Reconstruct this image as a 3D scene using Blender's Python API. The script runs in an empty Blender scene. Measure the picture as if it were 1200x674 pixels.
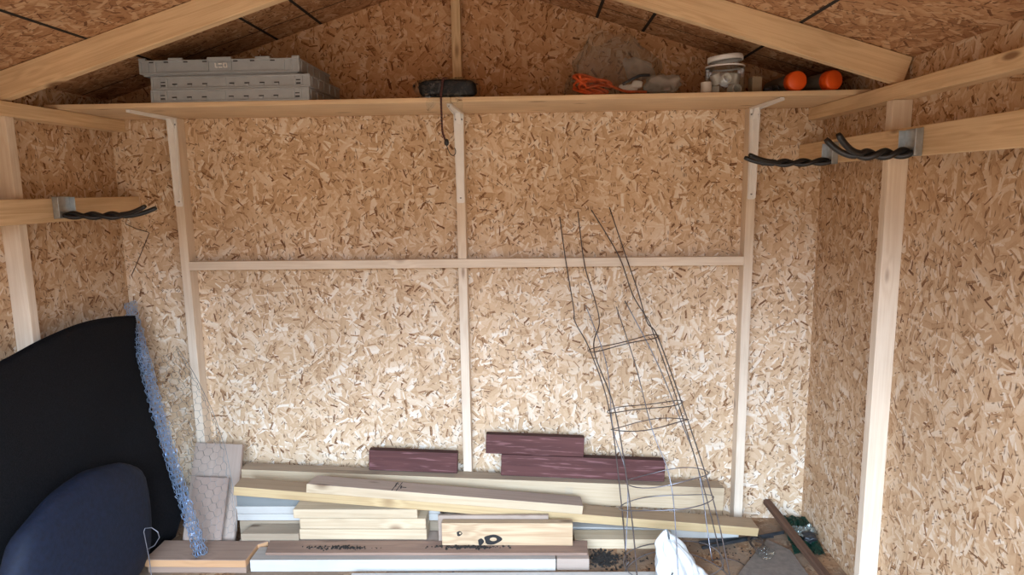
import bpy, bmesh, math, random
from mathutils import Vector, Matrix, noise
random.seed(7)
S = bpy.context.scene
C = S.collection

# ------------------------------------------------------------------ camera
cam_d = bpy.data.cameras.new('camera')
cam = bpy.data.objects.new('camera', cam_d)
C.objects.link(cam)
S.camera = cam
yaw, pit, rol = -0.0362, 0.1511, -0.0139
fwd = Vector((math.sin(yaw)*math.cos(pit), math.cos(yaw)*math.cos(pit), -math.sin(pit)))
r0 = Vector((math.cos(yaw), -math.sin(yaw), 0))
u0 = r0.cross(fwd)
rt = math.cos(rol)*r0 + math.sin(rol)*u0
up = -math.sin(rol)*r0 + math.cos(rol)*u0
m = Matrix((rt, up, -fwd)).transposed().to_4x4()
m.translation = Vector((0.3145, -2.8805, 1.5233))
cam.matrix_world = m
cam_d.sensor_fit = 'HORIZONTAL'
cam_d.sensor_width = 36.0
cam_d.lens = 772.0351/1200*36
cam_d.clip_start = 0.02

# ------------------------------------------------------------------ sky, daylight, exposure
SKY = 28.0
GROUND = 1.0
HORIZON = 0.11
world = bpy.data.worlds.new('sky')
S.world = world
world.use_nodes = True
wn, wl = world.node_tree.nodes, world.node_tree.links
wn.clear()
wo = wn.new('ShaderNodeOutputWorld')
bg = wn.new('ShaderNodeBackground')
tc = wn.new('ShaderNodeTexCoord')
sep = wn.new('ShaderNodeSeparateXYZ')
ramp = wn.new('ShaderNodeValToRGB')
ramp.color_ramp.elements[0].position = HORIZON
ramp.color_ramp.elements[0].color = (0.060, 0.042, 0.028, 1)
ramp.color_ramp.elements[1].position = HORIZON + 0.12
ramp.color_ramp.elements[1].color = (0.63, 0.80, 1.0, 1)
wl.new(tc.outputs['Generated'], sep.inputs[0])
wl.new(sep.outputs['Z'], ramp.inputs[0])
wl.new(ramp.outputs[0], bg.inputs['Color'])
bg.inputs['Strength'].default_value = SKY
wl.new(bg.outputs[0], wo.inputs[0])

DOOR_X0, DOOR_X1, DOOR_TOP, FRONT_Y = -1.05, 1.25, 1.90, -3.05
pl = bpy.data.lights.new('door_daylight', 'AREA')
pl.shape = 'RECTANGLE'
pl.size, pl.size_y = DOOR_X1-DOOR_X0, DOOR_TOP
pl.cycles.is_portal = True
plo = bpy.data.objects.new('door_daylight', pl)
C.objects.link(plo)
plo.location = ((DOOR_X0+DOOR_X1)/2, FRONT_Y-0.02, DOOR_TOP/2)
plo.rotation_euler = (math.radians(90), 0, 0)      # shines along +y into the shed

S.view_settings.view_transform = 'Standard'
S.view_settings.look = 'None'
S.view_settings.gamma = 1
S.view_settings.use_curve_mapping = False
S.view_settings.exposure = 0.14
S.cycles.max_bounces = 10
S.cycles.diffuse_bounces = 6
S.cycles.transparent_max_bounces = 16
S.cycles.caustics_reflective = False
S.cycles.caustics_refractive = False

# ------------------------------------------------------------------ materials
class NT:
    def __init__(s, name):
        s.m = bpy.data.materials.new(name)
        s.m.use_nodes = True
        s.t = s.m.node_tree
        s.t.nodes.clear()
        s.out = s.n('ShaderNodeOutputMaterial')
        s.bsdf = s.n('ShaderNodeBsdfPrincipled')
        s.l(s.bsdf.outputs[0], s.out.inputs[0])
    def n(s, t, **k):
        x = s.t.nodes.new(t)
        for a, b in k.items(): setattr(x, a, b)
        return x
    def l(s, a, b): s.t.links.new(a, b)
    def inp(s, node, i, v):
        if hasattr(v, 'links') or isinstance(v, bpy.types.NodeSocket): s.l(v, node.inputs[i])
        else: node.inputs[i].default_value = v
    def math(s, op, a, b=0.0, c=0.0, clamp=False):
        x = s.n('ShaderNodeMath', operation=op, use_clamp=clamp)
        s.inp(x, 0, a); s.inp(x, 1, b); s.inp(x, 2, c)
        return x.outputs[0]
    def mix(s, f, a, b, mode='MIX'):
        x = s.n('ShaderNodeMix', data_type='RGBA', blend_type=mode)
        s.inp(x, 0, f); s.inp(x, 6, a); s.inp(x, 7, b)
        return x.outputs[2]
    def ramp(s, f, stops, interp='LINEAR'):
        x = s.n('ShaderNodeValToRGB')
        cr = x.color_ramp
        cr.interpolation = interp
        while len(cr.elements) > 1: cr.elements.remove(cr.elements[-1])
        cr.elements[0].position = stops[0][0]; cr.elements[0].color = (*stops[0][1], 1)
        for p, c in stops[1:]:
            e = cr.elements.new(p); e.color = (*c, 1)
        s.inp(x, 0, f)
        return x.outputs[0]
    def smooth(s, v, a, b):
        x = s.n('ShaderNodeMapRange', interpolation_type='SMOOTHSTEP')
        s.inp(x, 0, v); x.inputs[1].default_value = a; x.inputs[2].default_value = b
        return x.outputs[0]

def osb(name, axes, stops, tint=(1, 1, 1), lines=None, dirt=0.0, size=1.0, turn=0.0):
    """oriented strand board: layers of long flakes, each flake turned its own way"""
    t = NT(name)
    g = t.n('ShaderNodeTexCoord')
    sp = t.n('ShaderNodeSeparateXYZ'); t.l(g.outputs['Object'], sp.inputs[0])
    cb = t.n('ShaderNodeCombineXYZ')
    t.l(sp.outputs[axes[0]], cb.inputs[0]); t.l(sp.outputs[axes[1]], cb.inputs[1])
    P = cb.outputs[0]
    nz = t.n('ShaderNodeTexNoise'); t.l(P, nz.inputs['Vector']); nz.inputs['Scale'].default_value = 22
    wv = t.n('ShaderNodeVectorMath', operation='MULTIPLY_ADD')
    t.l(nz.outputs['Color'], wv.inputs[0]); wv.inputs[1].default_value = (0.009, 0.009, 0); t.l(P, wv.inputs[2])
    PW = wv.outputs[0]
    bv = t.n('ShaderNodeTexVoronoi', voronoi_dimensions='2D'); t.l(PW, bv.inputs['Vector']); bv.inputs['Scale'].default_value = 45
    bs = t.n('ShaderNodeSeparateXYZ'); t.l(bv.outputs['Color'], bs.inputs[0])
    val = t.math('MULTIPLY_ADD', bs.outputs[0], 0.5, 0.2); height = bs.outputs[2]
    # each layer drops one flake per cell, turned at random; (cells per metre, half length, half width, darkest)
    layers = [(12, 0.62, 0.26, 0.15), (11, 0.66, 0.20, 0.2), (14, 0.60, 0.26, 0.2), (19, 0.62, 0.12, 0.0), (10, 0.60, 0.20, 0.25), (13, 0.66, 0.17, 0.2),
              (12, 0.60, 0.22, 0.25), (16, 0.64, 0.13, 0.1), (24, 0.62, 0.10, 0.0), (11, 0.58, 0.17, 0.3), (15, 0.62, 0.14, 0.2), (27, 0.55, 0.09, 0.0)]
    for k, (cf, hl, hw, lo) in enumerate(layers):
        # (the hair-thin offset by the layer below makes the layers evaluate one after the other)
        sq = t.n('ShaderNodeVectorMath', operation='MULTIPLY_ADD'); t.l(val, sq.inputs[0]); sq.inputs[1].default_value = (1e-6, 1e-6, 0); t.l(PW, sq.inputs[2])
        mp = t.n('ShaderNodeMapping'); t.l(sq.outputs[0], mp.inputs[0])
        mp.inputs['Location'].default_value = (3.17*k+0.7, 1.73*k+0.31, 0)
        mp.inputs['Scale'].default_value = (cf/size, cf/size, 1)
        vo = t.n('ShaderNodeTexVoronoi', voronoi_dimensions='2D')
        vo.inputs['Scale'].default_value = 1.0; vo.inputs['Randomness'].default_value = 0.85
        t.l(mp.outputs[0], vo.inputs['Vector'])
        cs = t.n('ShaderNodeSeparateXYZ'); t.l(vo.outputs['Color'], cs.inputs[0])
        dv = t.n('ShaderNodeVectorMath', operation='SUBTRACT'); t.l(mp.outputs[0], dv.inputs[0]); t.l(vo.outputs['Position'], dv.inputs[1])
        ro = t.n('ShaderNodeVectorRotate', rotation_type='Z_AXIS'); t.l(dv.outputs[0], ro.inputs['Vector'])
        t.l(t.math('MULTIPLY_ADD', cs.outputs[1], 3.1416, turn), ro.inputs['Angle'])
        dx = t.n('ShaderNodeSeparateXYZ'); t.l(ro.outputs[0], dx.inputs[0])
        ay = t.math('ABSOLUTE', dx.outputs[1])
        wd = t.math('MULTIPLY_ADD', cs.outputs[2], hw*0.9, hw*0.45)
        mask = t.math('MULTIPLY', t.math('LESS_THAN', ay, wd), t.math('LESS_THAN', t.math('ABSOLUTE', dx.outputs[0]), hl))
        rel = t.math('DIVIDE', ay, wd)
        v = t.math('MULTIPLY_ADD', cs.outputs[0], 1-lo, lo)
        v = t.math('ADD', v, t.math('MULTIPLY', t.smooth(rel, 0.55, 1.0), -0.13))  # flake edges darkened: a thin shadow line put into the colour
        v = t.math('ADD', v, t.math('MULTIPLY', dx.outputs[1], 0.35))
        x = t.n('ShaderNodeMix', data_type='FLOAT'); t.inp(x, 0, mask); t.inp(x, 2, val); t.inp(x, 3, v); val = x.outputs[0]
        y = t.n('ShaderNodeMix', data_type='FLOAT'); t.inp(y, 0, mask); t.inp(y, 2, height); t.inp(y, 3, cs.outputs[2]); height = y.outputs[0]
    fine = t.n('ShaderNodeTexNoise'); t.l(P, fine.inputs['Vector']); fine.inputs['Scale'].default_value = 130; fine.inputs['Detail'].default_value = 3
    val = t.math('ADD', val, t.math('MULTIPLY_ADD', fine.outputs[0], 0.28, -0.14))
    col = t.ramp(val, stops)
    # small dark marks: the shadows between flakes put into the colour
    for ang, fq, th in ((1.45, (34, 170, 1), 0.93), (0.5, (50, 150, 1), 0.94), (2.3, (40, 150, 1), 0.945)):
        sr = t.n('ShaderNodeMapping'); t.l(PW, sr.inputs[0]); sr.inputs['Rotation'].default_value = (0, 0, ang)
        sn = t.n('ShaderNodeMapping'); t.l(sr.outputs[0], sn.inputs[0]); sn.inputs['Scale'].default_value = fq
        sv = t.n('ShaderNodeTexVoronoi', voronoi_dimensions='2D'); t.l(sn.outputs[0], sv.inputs['Vector']); sv.inputs['Scale'].default_value = 1
        sc = t.n('ShaderNodeSeparateXYZ'); t.l(sv.outputs['Color'], sc.inputs[0])
        spk = t.math('MULTIPLY', t.math('GREATER_THAN', sc.outputs[0], th), t.math('SUBTRACT', 1.0, t.smooth(sv.outputs['Distance'], 0.15, 0.5)))
        col = t.mix(t.math('MULTIPLY', spk, 0.75), col, (0.12, 0.06, 0.03, 1))
    # slow variation over the sheet
    bn = t.n('ShaderNodeTexNoise'); t.l(P, bn.inputs['Vector']); bn.inputs['Scale'].default_value = 1.7
    col = t.mix(1.0, col, t.ramp(bn.outputs[0], [(0.3, (0.88, 0.86, 0.84)), (0.7, (1.04, 1.04, 1.04))]), 'MULTIPLY')
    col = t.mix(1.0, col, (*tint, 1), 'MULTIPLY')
    if dirt:
        dn = t.n('ShaderNodeTexNoise'); t.l(P, dn.inputs['Vector']); dn.inputs['Scale'].default_value = 5; dn.inputs['Detail'].default_value = 8
        col = t.mix(t.math('MULTIPLY', t.smooth(dn.outputs[0], 0.36, 0.62), dirt), col, (0.20, 0.145, 0.105, 1))
    if lines:
        acc = None
        for ax, p, w in lines:
            d = t.math('ABSOLUTE', t.math('SUBTRACT', sp.outputs[ax], p))
            h = t.math('LESS_THAN', d, w)
            acc = h if acc is None else t.math('MAXIMUM', acc, h)
        col = t.mix(acc, col, (0.012, 0.011, 0.011, 1))
    t.l(col, t.bsdf.inputs['Base Color'])
    t.bsdf.inputs['Roughness'].default_value = 0.72
    t.bsdf.inputs['Specular IOR Level'].default_value = 0.25
    bp = t.n('ShaderNodeBump'); bp.inputs['Strength'].default_value = 0.35; bp.inputs['Distance'].default_value = 0.002
    t.l(height, bp.inputs['Height']); t.l(bp.outputs[0], t.bsdf.inputs['Normal'])
    return t.m

def wood(name, base, dark, knots=0.5, grain=0.5, rough=0.7, ends=None, dirt=0.0, dirt_col=(0.05, 0.035, 0.025), wear=None):
    """sawn lumber, grain along local X; every board takes its own stretch of the tree"""
    t = NT(name)
    g = t.n('ShaderNodeTexCoord')
    oi = t.n('ShaderNodeObjectInfo')
    off = t.n('ShaderNodeVectorMath', operation='MULTIPLY_ADD')
    cmb = t.n('ShaderNodeCombineXYZ')
    for i in range(3): t.l(oi.outputs['Random'], cmb.inputs[i])
    t.l(cmb.outputs[0], off.inputs[0]); off.inputs[1].default_value = (37, 3.1, 2.3); t.l(g.outputs['Object'], off.inputs[2])
    P = off.outputs[0]
    # knots bend the grain
    km = t.n('ShaderNodeMapping'); t.l(P, km.inputs[0]); km.inputs['Scale'].default_value = (4.2, 14, 4)
    kv = t.n('ShaderNodeTexVoronoi'); t.l(km.outputs[0], kv.inputs['Vector']); kv.inputs['Scale'].default_value = 1
    kc = t.n('ShaderNodeSeparateXYZ'); t.l(kv.outputs['Color'], kc.inputs[0])
    knot_on = t.math('LESS_THAN', kc.outputs[0], knots*1.1)
    kd = kv.outputs['Distance']
    gm = t.n('ShaderNodeMapping'); t.l(P, gm.inputs[0]); gm.inputs['Scale'].default_value = (1.1, 24, 24)
    gn = t.n('ShaderNodeTexNoise'); t.l(gm.outputs[0], gn.inputs['Vector']); gn.inputs['Scale'].default_value = 1; gn.inputs['Detail'].default_value = 3; gn.inputs['Distortion'].default_value = 0.4
    bend = t.math('MULTIPLY', t.math('SUBTRACT', 1.0, t.smooth(kd, 0.0, 0.42)), knot_on)
    ring = t.math('SINE', t.math('ADD', t.math('MULTIPLY', gn.outputs[0], 30.0), t.math('MULTIPLY', bend, 9.0)))
    fm = t.n('ShaderNodeMapping'); t.l(P, fm.inputs[0]); fm.inputs['Scale'].default_value = (6, 300, 300)
    fn = t.n('ShaderNodeTexNoise'); t.l(fm.outputs[0], fn.inputs['Vector']); fn.inputs['Scale'].default_value = 1; fn.inputs['Detail'].default_value = 2
    f = t.math('ADD', t.math('MULTIPLY_ADD', ring, 0.22, 0.25), t.math('MULTIPLY_ADD', fn.outputs[0], 0.9, -0.45))
    f = t.math('MULTIPLY', f, grain, clamp=True)
    col = t.mix(f, (*base, 1), (*dark, 1))
    if wear:
        wm = t.n('ShaderNodeMapping'); t.l(P, wm.inputs[0]); wm.inputs['Scale'].default_value = (7, 90, 90)
        wn_ = t.n('ShaderNodeTexNoise'); t.l(wm.outputs[0], wn_.inputs['Vector']); wn_.inputs['Scale'].default_value = 1; wn_.inputs['Detail'].default_value = 4
        col = t.mix(t.math('MULTIPLY', t.smooth(wn_.outputs[0], 0.56, 0.68), 0.55), col, (*wear, 1))
    kk = t.math('MULTIPLY', t.math('SUBTRACT', 1.0, t.smooth(kd, 0.07, 0.19)), knot_on)
    col = t.mix(t.math('MULTIPLY', kk, 0.8), col, (dark[0]*0.38, dark[1]*0.28, dark[2]*0.24, 1))
    bn = t.n('ShaderNodeTexNoise'); t.l(P, bn.inputs['Vector']); bn.inputs['Scale'].default_value = 3.0; bn.inputs['Detail'].default_value = 4
    col = t.mix(1.0, col, t.ramp(bn.outputs[0], [(0.3, (0.86, 0.85, 0.84)), (0.7, (1.05, 1.05, 1.05))]), 'MULTIPLY')
    if dirt:
        dm = t.n('ShaderNodeMapping'); t.l(P, dm.inputs[0]); dm.inputs['Scale'].default_value = (2.2, 9, 9)
        dn = t.n('ShaderNodeTexNoise'); t.l(dm.outputs[0], dn.inputs['Vector']); dn.inputs['Scale'].default_value = 1; dn.inputs['Detail'].default_value = 9; dn.inputs['Roughness'].default_value = 0.7
        col = t.mix(t.math('MULTIPLY', t.smooth(dn.outputs[0], 0.52, 0.66), dirt), col, (*dirt_col, 1))
    t.l(col, t.bsdf.inputs['Base Color'])
    t.bsdf.inputs['Roughness'].default_value = rough
    t.bsdf.inputs['Specular IOR Level'].default_value = 0.3
    bp = t.n('ShaderNodeBump'); bp.inputs['Strength'].default_value = 0.15; bp.inputs['Distance'].default_value = 0.001
    t.l(f, bp.inputs['Height']); t.l(bp.outputs[0], t.bsdf.inputs['Normal'])
    return t.m

def plain(name, col, rough=0.5, metal=0.0, var=0.12, scale=14, spec=0.5, bump=0.0, bscale=60):
    t = NT(name)
    g = t.n('ShaderNodeTexCoord')
    nz = t.n('ShaderNodeTexNoise'); t.l(g.outputs['Object'], nz.inputs['Vector']); nz.inputs['Scale'].default_value = scale; nz.inputs['Detail'].default_value = 4
    c = t.ramp(nz.outputs[0], [(0.3, tuple(x*(1-var) for x in col)), (0.7, tuple(min(1, x*(1+var)) for x in col))])
    t.l(c, t.bsdf.inputs['Base Color'])
    t.bsdf.inputs['Roughness'].default_value = rough
    t.bsdf.inputs['Metallic'].default_value = metal
    t.bsdf.inputs['Specular IOR Level'].default_value = spec
    if bump:
        b2 = t.n('ShaderNodeTexNoise'); t.l(g.outputs['Object'], b2.inputs['Vector']); b2.inputs['Scale'].default_value = bscale
        bp = t.n('ShaderNodeBump'); bp.inputs['Strength'].default_value = bump; bp.inputs['Distance'].default_value = 0.002
        t.l(b2.outputs[0], bp.inputs['Height']); t.l(bp.outputs[0], t.bsdf.inputs['Normal'])
    return t.m

def film(name, tint=(0.9, 0.92, 0.92), haze=0.12, gloss=0.25, hazecol=(0.75, 0.76, 0.76), crinkle=0.9):
    """thin clear plastic: mostly see-through, a little milky, with a sheen"""
    t = NT(name)
    t.t.nodes.remove(t.bsdf)
    tr = t.n('ShaderNodeBsdfTransparent'); tr.inputs[0].default_value = (*tint, 1)
    df = t.n('ShaderNodeBsdfDiffuse'); df.inputs[0].default_value = (*hazecol, 1)
    gl = t.n('ShaderNodeBsdfGlossy'); gl.inputs['Roughness'].default_value = 0.08; gl.inputs[0].default_value = (0.9, 0.9, 0.9, 1)
    g = t.n('ShaderNodeTexCoord'); cn = t.n('ShaderNodeTexNoise'); t.l(g.outputs['Object'], cn.inputs['Vector']); cn.inputs['Scale'].default_value = 70; cn.inputs['Detail'].default_value = 2; cn.inputs['Distortion'].default_value = 1.5
    bp = t.n('ShaderNodeBump'); bp.inputs['Strength'].default_value = crinkle; bp.inputs['Distance'].default_value = 0.006; t.l(cn.outputs[0], bp.inputs['Height']); t.l(bp.outputs[0], gl.inputs['Normal'])
    lw = t.n('ShaderNodeLayerWeight'); lw.inputs[0].default_value = 0.35
    m1 = t.n('ShaderNodeMixShader'); m1.inputs[0].default_value = haze; t.l(tr.outputs[0], m1.inputs[1]); t.l(df.outputs[0], m1.inputs[2])
    m2 = t.n('ShaderNodeMixShader'); gn = t.n('ShaderNodeTexNoise'); t.l(g.outputs['Object'], gn.inputs['Vector']); gn.inputs['Scale'].default_value = 38; gn.inputs['Detail'].default_value = 3; gn.inputs['Distortion'].default_value = 2.5
    glint = t.math('MULTIPLY_ADD', t.smooth(gn.outputs[0], 0.52, 0.60), crinkle*1.3, 0.05 if crinkle > 0.5 else 1.0)
    t.l(t.math('MULTIPLY', glint, t.math('MULTIPLY', lw.outputs['Fresnel'], gloss*2.2), clamp=True), m2.inputs[0]); t.l(m1.outputs[0], m2.inputs[1]); t.l(gl.outputs[0], m2.inputs[2])
    t.l(m2.outputs[0], t.out.inputs[0])
    return t.m

OSB_PALE = [(0.0, (0.17, 0.080, 0.040)), (0.09, (0.36, 0.215, 0.118)), (0.22, (0.54, 0.375, 0.235)), (0.55, (0.645, 0.478, 0.322)), (0.82, (0.73, 0.60, 0.46)), (1.0, (0.82, 0.75, 0.66))]
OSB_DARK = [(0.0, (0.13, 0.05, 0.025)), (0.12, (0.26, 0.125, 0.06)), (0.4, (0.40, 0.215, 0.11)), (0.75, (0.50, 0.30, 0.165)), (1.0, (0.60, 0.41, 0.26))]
LX = [('X', v, 0.006) for v in (-0.577, -0.767, -1.167, 0.577, 0.767, 1.167)] + [('Y', -0.17, 0.0035)]
M = {}
M['osb_wall'] = osb('osb back wall', ('X', 'Z'), OSB_PALE)
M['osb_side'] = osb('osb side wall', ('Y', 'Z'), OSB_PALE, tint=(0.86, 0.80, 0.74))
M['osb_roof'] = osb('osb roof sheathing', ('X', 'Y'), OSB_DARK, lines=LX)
M['osb_floor'] = osb('osb floor', ('X', 'Y'), OSB_DARK, tint=(0.72, 0.76, 0.80), dirt=0.9)
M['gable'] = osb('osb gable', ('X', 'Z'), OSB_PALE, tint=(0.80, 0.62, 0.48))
M['earth'] = plain('gravel ground', (0.125, 0.078, 0.048), 0.95, var=0.3, scale=9)
M['pine'] = wood('fresh pine', (0.70, 0.56, 0.38), (0.50, 0.33, 0.18), 0.5, 0.5)
M['pine_stud'] = wood('pine framing', (0.78, 0.68, 0.56), (0.58, 0.43, 0.30), 0.55, 0.6)
M['pine_rafter'] = wood('pine rafter', (0.74, 0.56, 0.35), (0.46, 0.27, 0.13), 0.8, 0.75)
M['pine_shelf'] = wood('pine shelf board', (0.76, 0.58, 0.38), (0.52, 0.34, 0.19), 0.55, 0.65)
M['yellow'] = wood('yellow pine', (0.53, 0.40, 0.225), (0.38, 0.25, 0.12), 0.35, 0.9)
M['cream'] = wood('cream sawn pine', (0.56, 0.455, 0.32), (0.41, 0.30, 0.19), 0.3, 0.85)
M['olive'] = wood('weathered olive lumber', (0.37, 0.295, 0.215), (0.24, 0.185, 0.13), 0.3, 0.6, dirt=0.3)
M['taupe'] = wood('weathered grey brown lumber', (0.37, 0.295, 0.245), (0.25, 0.19, 0.15), 0.3, 0.6)
M['white'] = wood('whitewashed lumber', (0.52, 0.51, 0.49), (0.40, 0.39, 0.37), 0.3, 0.35)
M['slate'] = wood('grey blue lumber', (0.22, 0.235, 0.235), (0.15, 0.16, 0.16), 0.1, 0.5)
M['knotty'] = wood('knotty pine', (0.55, 0.41, 0.27), (0.31, 0.18, 0.09), 0.6, 0.9)
M['picket'] = wood('red brown fence picket', (0.29, 0.195, 0.15), (0.16, 0.10, 0.08), 0.4, 0.7, dirt=0.55)
M['plank'] = wood('brown cedar plank', (0.32, 0.225, 0.175), (0.19, 0.125, 0.095), 0.4, 0.6)
M['cedar_edge'] = wood('orange cedar', (0.52, 0.30, 0.16), (0.36, 0.19, 0.09), 0.3, 0.5)
M['mauve'] = wood('mauve fence board', (0.40, 0.32, 0.27), (0.28, 0.21, 0.175), 0.2, 0.45)
M['mauve_dark'] = wood('brown fence board', (0.33, 0.25, 0.21), (0.22, 0.155, 0.13), 0.2, 0.5)
M['stain'] = wood('dark red stained timber', (0.115, 0.046, 0.044), (0.055, 0.020, 0.020), 0.35, 0.9, wear=(0.30, 0.15, 0.16))
M['stain_top'] = wood('dark maroon timber top', (0.045, 0.014, 0.013), (0.025, 0.008, 0.008), 0.3, 0.8)
M['tan_top'] = wood('browned sawn face', (0.36, 0.27, 0.18), (0.24, 0.165, 0.10), 0.3, 0.6)
M['grey_top'] = wood('greyed sawn face', (0.36, 0.33, 0.30), (0.25, 0.225, 0.20), 0.3, 0.5)
M['old'] = wood('old rusty brown stick', (0.115, 0.062, 0.040), (0.05, 0.028, 0.02), 0.3, 0.8)
M['white_metal'] = plain('white enamelled steel', (0.82, 0.82, 0.82), 0.35, var=0.03)
M['screw'] = plain('dull screw steel', (0.25, 0.25, 0.26), 0.4, 0.8)
M['zinc'] = plain('galvanised steel', (0.42, 0.46, 0.48), 0.42, 0.85, var=0.2, scale=40)
M['wire_zinc'] = plain('blue grey galvanised wire', (0.46, 0.62, 0.86), 0.28, 0.8, var=0.15, scale=50)
M['wire_dim'] = plain('dull galvanised wire', (0.23, 0.24, 0.24), 0.45, 0.6, var=0.2, scale=50)
M['wire_rust'] = plain('dark rusty wire', (0.085, 0.065, 0.060), 0.5, 0.5, var=0.4, scale=20)
M['wire_grey'] = plain('grey wire', (0.22, 0.22, 0.25), 0.35, 0.7, var=0.35, scale=12)
M['rubber'] = plain('black rubber coating', (0.012, 0.012, 0.013), 0.45, var=0.2, spec=0.5)
M['black_plastic'] = plain('matt black plastic', (0.006, 0.006, 0.007), 0.6, var=0.3, spec=0.15)
M['fabric_black'] = plain('black woven fabric', (0.014, 0.014, 0.017), 0.8, var=0.3, scale=200, spec=0.25, bump=0.3, bscale=300)
M['fabric_blue'] = plain('navy fabric', (0.004, 0.008, 0.022), 0.75, var=0.3, scale=60, spec=0.3, bump=0.3, bscale=200)
M['crate'] = plain('grey crate plastic', (0.33, 0.365, 0.40), 0.45, var=0.06, scale=30)
M['crate_shade'] = plain('dark slot', (0.03, 0.03, 0.032), 0.7)  # for solid dark boxes that stand in for the shade inside the recesses
M['label'] = plain('white sticker', (0.75, 0.75, 0.75), 0.5, var=0.02)
M['orange'] = plain('orange cap plastic', (0.78, 0.105, 0.012), 0.42, var=0.04)
M['orange_cord'] = plain('orange cord', (0.72, 0.13, 0.03), 0.55, var=0.25, scale=60)
M['tube'] = plain('grey tube plastic', (0.10, 0.095, 0.085), 0.4, var=0.1)
M['pvc'] = plain('white pvc', (0.80, 0.80, 0.78), 0.4, var=0.03)
M['lid'] = plain('white lid plastic', (0.78, 0.78, 0.80), 0.45, var=0.03)
M['film'] = film('clear plastic film', haze=0.01, gloss=0.55)
M['film_milky'] = film('cloudy plastic film', haze=0.06, gloss=0.16, hazecol=(0.5, 0.47, 0.44))
M['film_grey'] = film('grey plastic packet film', haze=0.42, gloss=0.4, hazecol=(0.6, 0.57, 0.54))
M['jar'] = film('clear jar plastic', haze=0.05, gloss=0.3, crinkle=0.05)
M['bag_white'] = plain('white bag plastic', (0.60, 0.635, 0.66), 0.4, var=0.05, spec=0.5)
M['ink_blue'] = plain('blue print', (0.10, 0.34, 0.62), 0.7, var=0.3, scale=300)
M['ink'] = plain('dark print', (0.012, 0.011, 0.011), 0.8)
M['ink_grey'] = plain('grey print', (0.42, 0.37, 0.30), 0.8)
M['green'] = plain('green packet plastic', (0.008, 0.055, 0.038), 0.35, var=0.3, scale=25)
M['foil'] = plain('silver packet', (0.25, 0.30, 0.30), 0.2, 0.6, var=0.5, scale=60, bump=0.6, bscale=90)
M['slab'] = plain('grey brown slab', (0.14, 0.115, 0.098), 0.9, var=0.18, scale=50, bump=0.4, bscale=160)
M['soil'] = plain('dark potting soil', (0.018, 0.015, 0.013), 0.95, var=0.5, scale=90)
M['stake'] = plain('dark metal stake', (0.035, 0.04, 0.047), 0.45, 0.5, var=0.4, scale=30)
M['tan'] = wood('tan block wood', (0.33, 0.27, 0.19), (0.22, 0.17, 0.11), 0.1, 0.5)
M['grey_paper'] = plain('grey paper', (0.45, 0.42, 0.38), 0.7, var=0.2, scale=25)

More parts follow.
